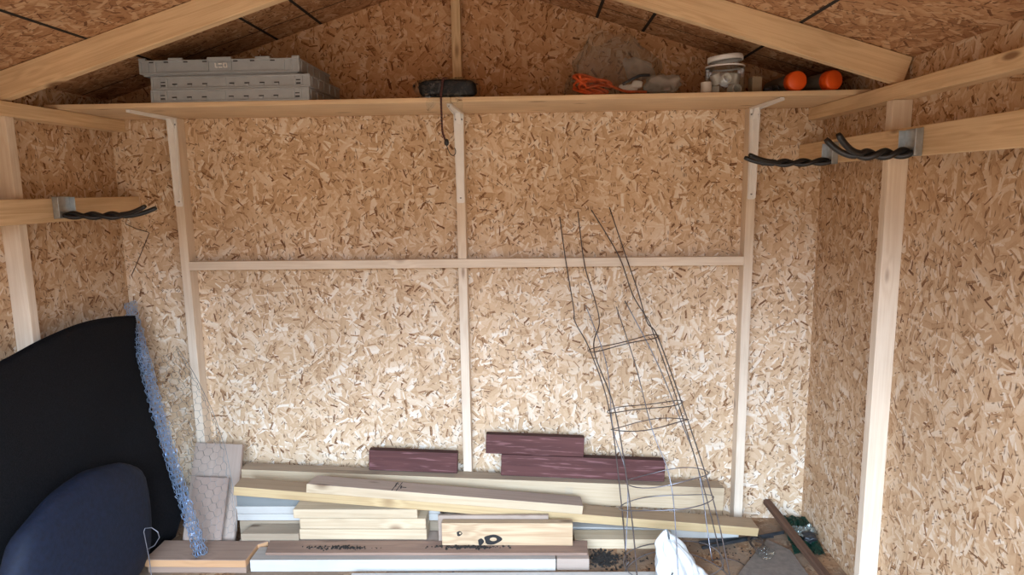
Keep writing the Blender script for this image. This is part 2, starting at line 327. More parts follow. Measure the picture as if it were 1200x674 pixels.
# ------------------------------------------------------------------ mesh helpers
class MB:
    def __init__(s): s.bm = bmesh.new()
    def box(s, x0, x1, y0, y1, z0, z1, bev=0.0, mat=None):
        b = bmesh.new()
        r = bmesh.ops.create_cube(b, size=1)
        for v in b.verts:
            v.co = Vector(((x0+x1)/2 + v.co.x*(x1-x0), (y0+y1)/2 + v.co.y*(y1-y0), (z0+z1)/2 + v.co.z*(z1-z0)))
        if bev: bmesh.ops.bevel(b, geom=list(b.edges), offset=bev, segments=2, affect='EDGES', profile=0.5)
        if mat: bmesh.ops.transform(b, matrix=mat, verts=b.verts)
        s.add(b); return s
    def add(s, b):
        me = bpy.data.meshes.new('tmp'); b.to_mesh(me); b.free(); s.bm.from_mesh(me); bpy.data.meshes.remove(me)
    def prism(s, pts, axis, a0, a1, bev=0.0):
        """outline pts (2D) extruded along axis between a0 and a1"""
        b = bmesh.new()
        def P(u, v, a): return {'x': (a, u, v), 'y': (u, a, v), 'z': (u, v, a)}[axis]
        A = [b.verts.new(P(u, v, a0)) for u, v in pts]; B = [b.verts.new(P(u, v, a1)) for u, v in pts]
        b.faces.new(A); b.faces.new(B[::-1])
        n = len(pts)
        for i in range(n): b.faces.new((A[i], B[i], B[(i+1) % n], A[(i+1) % n]))
        bmesh.ops.recalc_face_normals(b, faces=b.faces)
        if bev: bmesh.ops.bevel(b, geom=list(b.edges), offset=bev, segments=1, affect='EDGES')
        s.add(b); return s
    def tube(s, pts, r, n=6, closed=False, caps=True):
        bm = s.bm
        pts = [Vector(p) for p in pts]
        N = len(pts)
        rr = r if isinstance(r, (list, tuple)) else [r]*N
        prev = None; rings = []
        for i, p in enumerate(pts):
            a = pts[(i-1) % N] if (closed or i > 0) else p
            c = pts[(i+1) % N] if (closed or i < N-1) else p
            t = (c-a)
            if t.length < 1e-9: t = Vector((0, 0, 1))
            t.normalize()
            if prev is None:
                ref = Vector((0, 0, 1)) if abs(t.z) < 0.9 else Vector((1, 0, 0))
                e = t.cross(ref).normalized()
            else:
                e = (prev - t*prev.dot(t))
                e = e.normalized() if e.length > 1e-6 else t.orthogonal().normalized()
            prev = e; f = t.cross(e)
            rings.append([bm.verts.new(p + rr[i]*(math.cos(2*math.pi*k/n)*e + math.sin(2*math.pi*k/n)*f)) for k in range(n)])
        for i in range(N if closed else N-1):
            A, B = rings[i], rings[(i+1) % N]
            for k in range(n):
                fa = bm.faces.new((A[k], A[(k+1) % n], B[(k+1) % n], B[k])); fa.smooth = n > 4
        if caps and not closed:
            bm.faces.new(rings[0][::-1]); bm.faces.new(rings[-1])
        return s
    def lathe(s, prof, n=32, mat=None, cap=True):
        b = bmesh.new()
        rings = [[b.verts.new((r*math.cos(2*math.pi*k/n), r*math.sin(2*math.pi*k/n), z)) for k in range(n)] for r, z in prof]
        for A, B in zip(rings, rings[1:]):
            for k in range(n):
                f = b.faces.new((A[k], A[(k+1) % n], B[(k+1) % n], B[k])); f.smooth = True
        if cap:
            b.faces.new(rings[0][::-1]); b.faces.new(rings[-1])
        if mat: bmesh.ops.transform(b, matrix=mat, verts=b.verts)
        s.add(b); return s
    def grid(s, fn, nu, nv, smooth=True, wrap=False):
        bm = s.bm
        V = [[bm.verts.new(fn(i/(nu-1) if not wrap else i/nu, j/(nv-1))) for j in range(nv)] for i in range(nu)]
        for i in range(nu if wrap else nu-1):
            for j in range(nv-1):
                f = bm.faces.new((V[i][j], V[(i+1) % nu][j], V[(i+1) % nu][j+1], V[i][j+1])); f.smooth = smooth
        return s
    def xform(s, mat): bmesh.ops.transform(s.bm, matrix=mat, verts=s.bm.verts); return s
    def build(s, name, mat, parent=None, loc=None):
        me = bpy.data.meshes.new(name)
        s.bm.normal_update()
        s.bm.to_mesh(me); s.bm.free()
        me.materials.append(mat)
        o = bpy.data.objects.new(name, me)
        C.objects.link(o)
        if loc is not None:
            d = Vector(loc)
            me.transform(Matrix.Translation(-d)); o.location = d
        if parent is not None:
            o.parent = parent
        return o

def tag(o, label=None, cat=None, group=None, kind=None):
    if label: o['label'] = label
    if cat: o['category'] = cat
    if group: o['group'] = group
    if kind: o['kind'] = kind
    return o
def empty(name, loc, label, cat, group=None, rot=(0, 0, 0)):
    o = bpy.data.objects.new(name, None); C.objects.link(o)
    o.location = loc; o.rotation_euler = rot; o.empty_display_size = 0.05
    return tag(o, label, cat, group)
def frame(x, y, z, p):
    mm = Matrix((x, y, z)).transposed().to_4x4(); mm.translation = Vector(p); return mm
def board(name, p0, p1, w, t, mat, label, cat='board', group=None, bev=0.002, skew=(0, 0), bow=0.0, roll=0.0, top=None):
    """sawn board: p0-p1 runs along its bottom FRONT edge, w deep (away from the camera), t thick"""
    p0, p1 = Vector(p0), Vector(p1)
    L = (p1-p0).length
    x = (p1-p0).normalized()
    y = Vector((0, 0, 1)).cross(x).normalized()
    z = x.cross(y)
    if roll:
        R = Matrix.Rotation(roll, 3, x); y = R @ y; z = R @ z
    b = bmesh.new()
    n = 9
    secs = []
    for i in range(n):
        f = i/(n-1)
        dz = bow*math.sin(math.pi*f)
        sk0 = (1-f)*skew[0] + f*skew[1]
        secs.append([b.verts.new((L*f + (sk0*(yy/w) if w else 0), yy, zz + dz)) for yy, zz in ((0, 0), (w, 0), (w, t), (0, t))])
    for A, B in zip(secs, secs[1:]):
        for k in range(4): b.faces.new((A[k], B[k], B[(k+1) % 4], A[(k+1) % 4]))
    b.faces.new(secs[0]); b.faces.new(secs[-1][::-1])
    bmesh.ops.recalc_face_normals(b, faces=b.faces)
    sharp = [e for e in b.edges if len(e.link_faces) == 2 and e.calc_face_angle(0) > 0.8]
    if bev: bmesh.ops.bevel(b, geom=sharp, offset=bev, segments=2, affect='EDGES', profile=0.5)
    if top:
        b.normal_update()
        for f in b.faces:
            if f.normal.z > 0.9: f.material_index = 1
    me = bpy.data.meshes.new(name); b.to_mesh(me); b.free(); me.materials.append(mat)
    if top: me.materials.append(top)
    o = bpy.data.objects.new(name, me); C.objects.link(o)
    o.matrix_world = frame(x, y, z, p0)
    return tag(o, label, cat, group)
def post(name, x0, x1, y0, y1, z0, z1, mat, label, cat, group=None, along='z', bev=0.0025, kind=None):
    """framing member: long axis turned to local X so that the grain runs along it"""
    dx, dy, dz = x1-x0, y1-y0, z1-z0
    if along == 'z': L, a, b_, fr = dz, dx, dy, frame((0, 0, 1), (1, 0, 0), (0, 1, 0), (x0, y0, z0))
    elif along == 'y': L, a, b_, fr = dy, dz, dx, frame((0, 1, 0), (0, 0, 1), (1, 0, 0), (x0, y0, z0))
    else: L, a, b_, fr = dx, dy, dz, frame((1, 0, 0), (0, 1, 0), (0, 0, 1), (x0, y0, z0))
    mb = MB().box(0, L, 0, a, 0, b_, bev)
    o = mb.build(name, mat); o.matrix_world = fr
    return tag(o, label, cat, group, kind)

# ------------------------------------------------------------------ the shell
W = 1.527; SL = 0.311; ZP = 2.3926; ZS = 1.8336
def gable_outline(x0, x1, z0):
    return [(x0, z0), (x1, z0), (x1, ZP-SL*x1), (0, ZP), (x0, ZP+SL*x0)]
tag(MB().box(-W, W, 0, 0.011, 0, ZS).build('wall_back', M['osb_wall']), kind='structure')
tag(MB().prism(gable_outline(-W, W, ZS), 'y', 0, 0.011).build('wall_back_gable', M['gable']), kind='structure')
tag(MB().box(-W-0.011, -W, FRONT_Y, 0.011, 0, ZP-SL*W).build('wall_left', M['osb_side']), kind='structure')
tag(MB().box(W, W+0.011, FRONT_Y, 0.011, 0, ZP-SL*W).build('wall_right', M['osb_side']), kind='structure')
mb = MB()
mb.prism([(-W, 0), (DOOR_X0, 0), (DOOR_X0, DOOR_TOP), (-W, ZP-SL*W)], 'y', FRONT_Y-0.05, FRONT_Y)
mb.prism([(DOOR_X1, 0), (W, 0), (W, ZP-SL*W), (DOOR_X1, DOOR_TOP)], 'y', FRONT_Y-0.05, FRONT_Y)
mb.prism([(DOOR_X0, DOOR_TOP), (DOOR_X1, DOOR_TOP), (W, ZP-SL*W), (0, ZP), (-W, ZP-SL*W)], 'y', FRONT_Y-0.05, FRONT_Y)
tag(mb.build('wall_front', M['osb_wall']), kind='structure')
tag(MB().box(-W, W, FRONT_Y, 0.011, -0.02, 0).build('floor', M['osb_floor']), kind='structure')
mb = MB()
k = 0.013
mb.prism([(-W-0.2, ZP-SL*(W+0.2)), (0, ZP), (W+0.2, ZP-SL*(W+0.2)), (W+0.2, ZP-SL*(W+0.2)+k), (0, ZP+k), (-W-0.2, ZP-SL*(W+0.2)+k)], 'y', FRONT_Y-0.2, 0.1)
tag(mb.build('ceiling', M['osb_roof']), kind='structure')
tag(MB().box(-15, 15, -30, FRONT_Y-0.05, -0.2, -0.15).build('ground', M['earth']), kind='structure')

# ------------------------------------------------------------------ framing
h = 0.019
FR = 'wall framing studs'
post('wall_stud', -1.219-h, -1.219+h, -0.064, 0, 0, ZS, M['pine_stud'], 'pale pine wall stud under the left shelf bracket, by the dark tarp', 'stud', FR)
post('wall_stud', -h, h, -0.064, 0, 1.2205, ZS, M['pine_stud'], 'short pine stud above the horizontal rail, behind the middle bracket', 'stud', FR)
post('wall_stud', -h, h, -0.064, 0, 0, 1.181, M['pine_stud'], 'pine stud running from the horizontal rail down behind the dark red timbers', 'stud', FR)
post('wall_stud', 1.219-h, 1.219+h, -0.064, 0, 0, ZS, M['pine_stud'], 'pale pine wall stud under the right shelf bracket, behind the black hook', 'stud', FR)
post('wall_stud', W-0.064, W, -0.6645, -0.6265, 0, ZS-0.05, M['pine_stud'], 'bright pine stud on the right side wall at the edge of view', 'stud', FR)
post('wall_stud', -W, -W+0.064, -0.6645, -0.6265, 0, ZS-0.05, M['pine_stud'], 'pine stud on the left side wall behind the dark tarp', 'stud', FR)
post('wall_rail', -1.2, 1.2, -0.066, -0.028, 1.1815, 1.2200, M['pine_stud'], 'long horizontal pine rail across the middle of the back wall', 'rail', along='x')
post('gable_stud', -0.022, 0.016, -0.064, 0, ZS+0.02, ZP-0.012, M['pine_rafter'], 'upright pine stud in the gable above the shelf', 'stud')
PG = 'top plates on the side walls'
post('top_plate', W-0.064, W, -3.0, 0, ZS-0.05, ZS, M['pine_rafter'], 'pine top plate along the right wall under the shelf end', 'plate', PG, along='y')
post('top_plate', -W, -W+0.064, -3.0, 0, ZS-0.05, ZS, M['pine_rafter'], 'pine top plate along the left wall under the crates', 'plate', PG, along='y')
HB = 'hook boards on the side walls'
post('hook_board', 1.432, 1.462, -2.6, -0.002, 1.598, 1.684, M['pine_rafter'], 'horizontal pine board on the right wall carrying the black hooks', 'board', HB, along='y')
post('hook_board', -1.462, -1.432, -2.6, -0.002, 1.42, 1.506, M['pine_rafter'], 'horizontal pine board on the left wall carrying a black hook', 'board', HB, along='y')
for s, lab in ((-1, 'pine rafter sloping up from the left above the grey crates'), (1, 'knotty pine rafter sloping down to the right above the orange caps')):
    ln = (W-0.03)*math.sqrt(1+SL*SL)
    o = MB().box(0, ln, 0, 0.089, 0, 0.038, 0.0025).build('rafter', M['pine_rafter'])
    xd = Vector((s, 0, -SL)).normalized()
    zd = Vector((0, 1, 0)); yd = zd.cross(xd)
    if yd.z > 0: yd = -yd
    if xd.cross(yd).dot(zd) < 0:
        o.data.transform(Matrix.Translation((0, 0, -0.038)))
        zd = -zd
    # hangs just under the roof sheets, its front face at y = -0.65
    o.matrix_world = frame(xd, yd, zd, Vector((0.0, -0.65 if zd.y > 0 else -0.65, ZP-0.002)) + xd*0.0285)
    tag(o, lab, 'rafter', 'roof rafters')

# ------------------------------------------------------------------ shelf and brackets
SH = 'shelf boards'
post('shelf_board', -W+0.004, 0.008, -0.40, -0.002, ZS+0.001, ZS+0.019, M['pine_shelf'], 'left pine shelf board carrying the grey crates', 'shelf', SH, along='x')
post('shelf_board', 0.0095, W-0.004, -0.40, -0.002, ZS+0.001, ZS+0.019, M['pine_shelf'], 'right pine shelf board carrying the jar and orange caps', 'shelf', SH, along='x')
def make_bracket(x, label, lean=0.0):
    t = empty('shelf_bracket', (x, -0.064, ZS), label, 'bracket', 'white shelf brackets')
    mb = MB()
    mb.prism([(-0.021, -0.004), (0.021, -0.004), (0.0165, -0.368), (0.012, -0.374), (-0.012, -0.374), (-0.0165, -0.368)], 'y', -0.0025, -0.0002)
    for sx in (-1, 1):      # turned-in side flanges of the stamping
        mb.prism([(sx*0.021, -0.004), (sx*0.019, -0.004), (sx*0.0145, -0.368), (sx*0.0165, -0.368)], 'y', -0.010, -0.0002)
    mb.prism([(-0.006, -0.012), (0.006, -0.012), (0.004, -0.35), (-0.004, -0.35)], 'y', -0.0065, -0.001)
    mb.build('upright_leg', M['white_metal'], t)
    mb = MB()
    mb.prism([(-0.021, -0.0002), (0.021, -0.0002), (0.009, -0.305), (0.004, -0.312), (-0.004, -0.312), (-0.009, -0.305)], 'z', -0.0025, -0.0005)
    for sx in (-1, 1):
        mb.prism([(sx*0.021, 0.0), (sx*0.019, 0.0), (sx*0.007, -0.305), (sx*0.009, -0.305)], 'z', -0.010, -0.0005)
    mb.build('shelf_arm', M['white_metal'], t)
    mb = MB()               # the pressed gusset in the corner
    mb.prism([(-0.0025, -0.003), (-0.036, -0.003), (-0.0025, -0.05)], 'x', -0.010, 0.010)
    mb.build('gusset', M['white_metal'], t)
    for sx, z in ((-0.012, -0.028), (0.012, -0.028), (0.0, -0.352)):
        MB().lathe([(0.0005, -0.001), (0.0042, -0.001), (0.0035, 0.0015), (0.0005, 0.002)], 12, Matrix.Translation((sx, -0.0035, z)) @ Matrix.Rotation(math.pi/2, 4, 'X')).build('screw', M['screw'], t)
    return t
make_bracket(-1.219, 'white steel shelf bracket under the grey crates')
make_bracket(0.0, 'white steel shelf bracket beside the hanging bungee hook')
make_bracket(1.219, 'white steel shelf bracket crossed by the black hook')

# ------------------------------------------------------------------ folded crates
def make_crate(x, y, z, rotz, label, lidded=False):
    t = empty('folding_crate', (x, y, z), label, 'crate', 'folded grey crates on the shelf', (0, 0, rotz))
    w, d, hh = 0.60, 0.385, 0.047
    if lidded: hh = 0.050
    mb = MB()
    mb.box(0.004, w-0.004, 0.005, d-0.005, 0.004, hh-0.004, 0.002)
    mb.box(0, w, 0, d, 0, 0.006, 0.0015)                              # bottom flange
    mb.box(0.001, w-0.001, 0.001, d-0.001, hh-0.007, hh-0.0005, 0.0015)   # top rim
    for xx in (0.0, 0.028, 0.055, w-0.063, w-0.036, w-0.008):         # upright ribs at the corners
        mb.box(xx, xx+0.008, 0.001, 0.008, 0.005, hh-0.006, 0.001)
    for yy in (0.03, 0.10, 0.17, 0.24, 0.31):
        mb.box(w-0.006, w-0.001, yy, yy+0.01, 0.005, hh-0.006, 0.001)
        mb.box(0.001, 0.006, yy, yy+0.01, 0.005, hh-0.006, 0.001)
    if lidded:
        mb.box(0.01, w-0.01, 0.01, d-0.01, -0.007, 0.001, 0.002)      # stacking step under the tray
    mb.build('crate_body', M['crate'], t)
    if not lidded:
        for xx in (0.080, 0.137, 0.194, 0.296, 0.353, 0.410, 0.465):
            MB().box(xx, xx+0.017, 0.0005, 0.006, 0.008, 0.016, 0.001).build('hinge_clip', M['crate'], t)
            MB().box(xx, xx+0.018, 0.0035, 0.006, 0.016, 0.0205).build('slot_shade', M['crate_shade'], t)
        for xx in (0.037, w-0.053):
            MB().box(xx, xx+0.016, 0.0035, 0.006, 0.011, 0.0165).build('slot_shade', M['crate_shade'], t)
            MB().box(xx, xx+0.016, 0.0035, 0.006, 0.024, 0.0275).build('slot_shade', M['crate_shade'], t)
        MB().box(0.218, 0.285, 0.0015, 0.006, 0.007, hh-0.008, 0.0015).build('label_panel', M['crate'], t)
    else:
        for x0, x1 in ((0.0, 0.026), (0.112, 0.165), (0.258, 0.348), (0.437, 0.49), (0.573, 0.60)):   # raised tabs of the rim
            MB().box(x0, x1, 0.0, 0.012, hh-0.002, hh+0.007, 0.0012).build('rim_tab', M['crate'], t)
        for x0, x1, ins in ((0.258, 0.262, 0), (0.344, 0.348, 0)):
            MB().box(x0, x1, -0.001, 0.004, 0.010, hh+0.004, 0.0005).build('panel_rib', M['crate'], t)
        for xx in (0.095, 0.168, 0.24, 0.355, 0.418, 0.493, 0.04):
            MB().box(xx, xx+0.016, 0.0005, 0.003, hh-0.010, hh-0.006).build('slot_shade', M['crate_shade'], t)
        # the moulded white mark: an L, a broken bar, a ring
        mk = MB()
        y0, y1 = 0.0005, 0.004
        mk.box(0.285, 0.289, y0, y1, 0.019, 0.036).box(0.285, 0.295, y0, y1, 0.019, 0.0225)
        mk.box(0.299, 0.312, y0, y1, 0.031, 0.0345).box(0.299, 0.312, y0, y1, 0.019, 0.0225)
        mk.box(0.317, 0.320, y0, y1, 0.019, 0.036).box(0.328, 0.331, y0, y1, 0.019, 0.036).box(0.317, 0.331, y0, y1, 0.033, 0.036).box(0.317, 0.331, y0, y1, 0.019, 0.022)
        mk.build('crate_marking', M['label'], t)
    return t
make_crate(-1.113, -0.395, ZS+0.0192, -0.012, 'folded grey plastic crate at the bottom of its stack on the shelf')
make_crate(-1.108, -0.395, ZS+0.0665, -0.006, 'folded grey plastic crate in the middle of its stack')
make_crate(-1.146, -0.397, ZS+0.1215, 0.004, 'grey crate with a raised tabbed rim and white mark, topmost in its stack', True)

# ------------------------------------------------------------------ pile of lumber
PILE = 'lumber in the pile on the floor'
def B(*a, **k): return board('lumber_board', *a, group=PILE, **k)
# floor layer
B((-0.847, -0.458, 0.0), (0.386, -0.438, 0.0), 0.100, 0.051, M['white'], 'long white board lying flat at the front, left of the speckled end piece', top=M['grey_top'])
B((0.390, -0.432, 0.0), (0.520, -0.431, 0.0), 0.095, 0.049, M['mauve'], 'short pinkish board end speckled with soil at the front of the pile')
o = MB().prism([(0, 0), (0.413, 0), (0.413, 0.118), (0.448, 0.146), (0, 0.148)], 'z', 0, 0.033, 0.002).build('lumber_board', M['plank'])
for f in o.data.polygons:
    if abs(f.normal.z) < 0.5: f.material_index = 1
o.data.materials.append(M['cedar_edge'])
o.location = (-1.268, -0.479, 0.030); tag(o, 'wide brown plank on which the blue wire roll stands', 'board', PILE)
B((-1.262, -0.47, 0.0), (-0.86, -0.468, 0.0), 0.135, 0.029, M['plank'], 'dark brown plank under the wide brown plank at front left')
front = board('printed_plank', (-0.42, -0.600, 0.0), (0.93, -0.572, 0.0), 0.105, 0.022, M['white'], 'bright white plank with blue print at the bottom edge of the view', 'board')
B((-0.95, -0.325, 0.0), (0.02, -0.322, 0.0), 0.085, 0.060, M['taupe'], 'grey brown board lowest of all under the short stacked boards')
pk = B((-0.795, -0.426, 0.0520), (0.514, -0.413, 0.0520), 0.096, 0.012, M['picket'], 'long thin red brown picket under the short boards, stained black', skew=(-0.02, 0.008))
# short stack at the left
B((-0.940, -0.328, 0.0605), (-0.692, -0.326, 0.0605), 0.085, 0.031, M['olive'], 'short olive grey board beside the lowest of the short cream boards', skew=(0.02, 0.0))
B((-0.690, -0.325, 0.0645), (-0.150, -0.322, 0.0645), 0.089, 0.047, M['cream'], 'short cream board, lowest of the short stack at left', bev=0.005)
B((-0.686, -0.325, 0.1130), (-0.152, -0.322, 0.1130), 0.089, 0.046, M['cream'], 'short cream board, second from the bottom of the short stack', bev=0.005)
B((-0.710, -0.326, 0.1605), (-0.186, -0.322, 0.1605), 0.085, 0.040, M['cream'], 'short whitish board on top of the two cream boards', bev=0.004)
B((-0.985, -0.236, 0.0), (-0.11, -0.228, 0.0), 0.085, 0.100, M['olive'], 'thick greenish grey timber low behind the short stack')
B((-1.000, -0.233, 0.1005), (-0.105, -0.225, 0.1005), 0.080, 0.030, M['white'], 'lower of two long white boards behind the short stack')
B((-1.000, -0.231, 0.1315), (-0.106, -0.223, 0.1315), 0.080, 0.033, M['white'], 'upper of two long white boards behind the short stack')
B((-0.995, -0.226, 0.1655), (-0.700, -0.224, 0.1655), 0.078, 0.050, M['slate'], 'short grey blue board in the shadow above the white boards')
B((-0.696, -0.236, 0.1655), (-0.24, -0.234, 0.1655), 0.085, 0.058, M['yellow'], 'pale yellow board end under the long sloping board')
# long sloping boards
l2a, l2b = Vector((-0.935, -0.372, 0.286)), Vector((1.250, -0.236, 0.039))
B(l2a, l2b, 0.089, 0.038, M['yellow'], 'long yellow board sloping down across the pile to the right corner', top=M['tan_top'])
d = (l2b-l2a).normalized()
upv = Vector((0.113, 0, 0.9936))
q0 = l2a + d*0.295 + upv*0.0385 + Vector((0, -0.002, 0)); q1 = q0 + d*1.150
l3 = B(q0, q1, 0.087, 0.038, M['cream'], 'grey topped board lying on the long sloping board, pencil marked', skew=(0.02, 0.0), top=M['taupe'])
B((0.20, -0.150, 0.0), (1.185, -0.188, 0.0), 0.088, 0.038, M['white'], 'white board on the floor under the right end of the sloping board')
l1 = B((-1.015, -0.142, 0.192), (1.128, -0.142, 0.108), 0.038, 0.104, M['cream'], 'long cream board standing on edge in front of the dark red timbers', top=M['olive'])
B((-1.020, -0.103, 0.192), (1.120, -0.103, 0.108), 0.036, 0.103, M['olive'], 'long weathered board on edge behind the long cream one')
B((-0.95, -0.140, 0.0), (0.15, -0.140, 0.0), 0.038, 0.105, M['olive'], 'weathered board at the foot of the back wall beneath the long boards')
# right of the middle
kn = B((-0.080, -0.363, 0.0650), (0.458, -0.361, 0.0650), 0.036, 0.098, M['knotty'], 'short knotty pine block with a black knot hole, standing on edge', top=M['tan_top'])
B((-0.100, -0.325, 0.0), (0.36, -0.322, 0.0), 0.016, 0.176, M['taupe'], 'grey board standing on edge behind the knotty pine block')
B((0.470, -0.272, 0.0), (0.890, -0.270, 0.0), 0.080, 0.043, M['cream'], 'cream board on the floor between soil and the tomato cages')
# dark red timbers on the cream board
RT = 'dark red stained timbers'
board('red_timber', (-0.441, -0.102, 0.2745), (-0.043, -0.102, 0.2590), 0.037, 0.096, M['stain'], 'lone dark red timber with a round knot, left of the middle stud', 'timber', RT, bev=0.004, top=M['stain_top'])
t2 = board('red_timber', (0.152, -0.102, 0.2500), (0.878, -0.102, 0.2215), 0.037, 0.100, M['stain'], 'long dark red timber, the lower of the stacked pair', 'timber', RT, bev=0.004, top=M['stain_top'])
board('red_timber', (0.086, -0.101, 0.3535), (0.521, -0.101, 0.3365), 0.036, 0.090, M['stain'], 'short dark red timber lying on top of the long one', 'timber', RT, bev=0.0035, top=M['stain_top'])

# marks on the boards -------------------------------------------------------
def mark(parent, name, boxes, mat, face_y=None, face_z=None, yr=None, zr=None):
    mb = MB()
    for x0, x1, a0, a1 in boxes:
        if face_y is not None: mb.box(x0, x1, face_y-0.0006, face_y+0.0004, a0, a1)
        else: mb.box(x0, x1, a0, a1, face_z-0.0004, face_z+0.0006)
    return mb.build(name, mat, parent)
# grade stamp: a thin square frame with rows of print
sx0, sz0 = 1.452, 0.050
bx = [(sx0, sx0+0.032, sz0, sz0+0.0015), (sx0, sx0+0.032, sz0+0.0305, sz0+0.032), (sx0, sx0+0.0015, sz0, sz0+0.032), (sx0+0.0305, sx0+0.032, sz0, sz0+0.032)]
for r_ in range(4):
    for c_ in range(4): bx.append((sx0+0.006+c_*0.0057, sx0+0.0098+c_*0.0057, sz0+0.005+r_*0.006, sz0+0.0085+r_*0.006))
mark(l1, 'grade_stamp', bx, M['ink_grey'], face_y=0.0)
# pencil lines and a figure on the grey topped board
mb = MB()
for xx in (0.348, 0.366): mb.prism([(xx, 0.002), (xx+0.003, 0.002), (xx+0.018, 0.083), (xx+0.015, 0.083)], 'z', 0.0376, 0.0386)
mb.box(0.357, 0.362, 0.040, 0.070, 0.0376, 0.0386).box(0.357, 0.370, 0.064, 0.069, 0.0376, 0.0386).box(0.379, 0.405, 0.036, 0.041, 0.0376, 0.0386).box(0.381, 0.386, 0.026, 0.052, 0.0376, 0.0386)
mb.build('pencil_mark', M['ink'], l3)
# blue print on the front plank, two short words
for w0, n_ in ((0.640, 7), (0.725, 6)):
    bx = []
    for i in range(n_):
        xx = w0 + i*0.0052
        bx.append((xx, xx+0.0012, 0.068, 0.078)); bx.append((xx, xx+0.0042, 0.0765, 0.078))
        if i % 2: bx.append((xx, xx+0.0042, 0.0722, 0.0737))
        else: bx.append((xx+0.003, xx+0.0042, 0.068, 0.076))
    mark(front, 'blue_print', bx, M['ink_blue'], face_z=0.022)
# knot holes in the knotty block, sunk dark eyes with pale hearts
for cx, cz, rx, rz in ((0.208, 0.026, 0.036, 0.022), (0.160, 0.016, 0.012, 0.015), (0.072, 0.052, 0.011, 0.011)):
    pts = [(cx+rx*math.cos(a)*(1+0.16*math.sin(3*a+1)), cz+rz*math.sin(a)*(1+0.12*math.sin(2*a))) for a in [i*math.pi/12 for i in range(24)]]
    hole = MB().prism(pts, 'y', -0.0006, 0.001).build('knot_hole', M['ink'], kn)
    if rx == 0.012: continue
    pts = [(cx+0.004+rx*0.40*math.cos(a), cz+0.002+rz*0.36*math.sin(a)) for a in [i*math.pi/10 for i in range(20)]]
    MB().prism(pts, 'y', -0.0012, -0.0004).build('knot_heart', M['knotty'], hole)

# ------------------------------------------------------------------ leaning fence boards at left
def lean(name, corners, th, mat, label):
    """a board leaning back: corners bl, br, tr, tl of its front face"""
    bl, br, tr, tl = [Vector(c) for c in corners]
    n = (br-bl).cross(tl-bl).normalized()
    if n.y < 0: n = -n
    x = ((tl+tr)-(bl+br)).normalized(); z = n; y = z.cross(x)
    fr = frame(x, y, z, bl); inv = fr.inverted()
    b = bmesh.new()
    A = [b.verts.new(inv @ c) for c in (bl, br, tr, tl)]; Bv = [b.verts.new(inv @ (c+n*th)) for c in (bl, br, tr, tl)]
    b.faces.new(A); b.faces.new(Bv[::-1])
    for i in range(4): b.faces.new((A[i], Bv[i], Bv[(i+1) % 4], A[(i+1) % 4]))
    bmesh.ops.recalc_face_normals(b, faces=b.faces)
    bmesh.ops.bevel(b, geom=list(b.edges), offset=0.002, segments=2, affect='EDGES')
    me = bpy.data.meshes.new(name); b.to_mesh(me); b.free(); me.materials.append(mat)
    o = bpy.data.objects.new(name, me); C.objects.link(o); o.matrix_world = fr
    return tag(o, label, 'board', 'fence boards leaning at the left')
lean('leaning_board', [(-1.212, -0.315, 0.0), (-0.985, -0.315, 0.0), (-1.010, -0.100, 0.396), (-1.224, -0.100, 0.404)], 0.020, M['mauve'], 'tall mauve grey board leaning against the left stud')
lean('leaning_board', [(-1.185, -0.331, 0.0635), (-1.025, -0.331, 0.0635), (-1.028, -0.212, 0.287), (-1.180, -0.212, 0.294)], 0.010, M['mauve_dark'], 'smaller brown board leaning in front of the mauve board')

# ------------------------------------------------------------------ black tarp and blue bag at the left wall
t = empty('folded_tarp', (-1.36, -0.6, 0), 'folded black fabric sheet leaning on the left wall', 'tarp')
def tarp(off):
    def f(u, v):
        y = -0.155 - 0.95*u
        z = 1.0*v + 0.03*math.sin(u*5)*v
        x = -1.345 - 0.062*v + off
        flare = max(0, 1-u*5)
        x += 0.085*flare*math.exp(-((v-0.16)/0.20)**2)          # the near fold bulges low down
        x += 0.012*noise.noise(Vector((u*4, v*3, off*40)))
        y -= 0.04*math.exp(-((v-0.0)/0.10)**2)*flare
        return Vector((x, y, z)) - Vector((-1.36, -0.6, 0))
    return f
for off in (0.0, -0.014, -0.028):
    mb = MB(); mb.grid(tarp(off), 40, 40)
    bmesh.ops.solidify(mb.bm, geom=list(mb.bm.faces), thickness=0.006)
    mb.build('fabric_fold', M['fabric_black'], t)
def blob(c, r, e, seed, amp, freq, nu=48, nv=28, mat=None):
    """rounded sack: superellipsoid with folds"""
    def sp(a, p): return math.copysign(abs(a)**p, a)
    mb = MB()
    def f(u, v):
        a = 2*math.pi*u; b = -math.pi/2 + math.pi*(0.001+0.998*v)
        p = Vector((r[0]*sp(math.cos(b), e)*sp(math.cos(a), e), r[1]*sp(math.cos(b), e)*sp(math.sin(a), e), r[2]*sp(math.sin(b), e)))
        n_ = noise.noise(p*freq + Vector((seed, seed*2, 0))) + 0.5*noise.noise(p*freq*2.3 + Vector((seed, 0, 5)))
        q = p*(1+amp*n_)
        return Vector(c) + q
    mb.grid(f, nu, nv, True, wrap=True)
    return mb
bagb = blob((0, 0, 0.284), (0.085, 0.36, 0.275), 0.85, 3, 0.05, 6)
o = bagb.build('blue_bag', M['fabric_blue']); o.location = (-1.262, -0.80, 0.0)
tag(o, 'navy blue fabric bag slumped in front of the black sheet', 'bag')

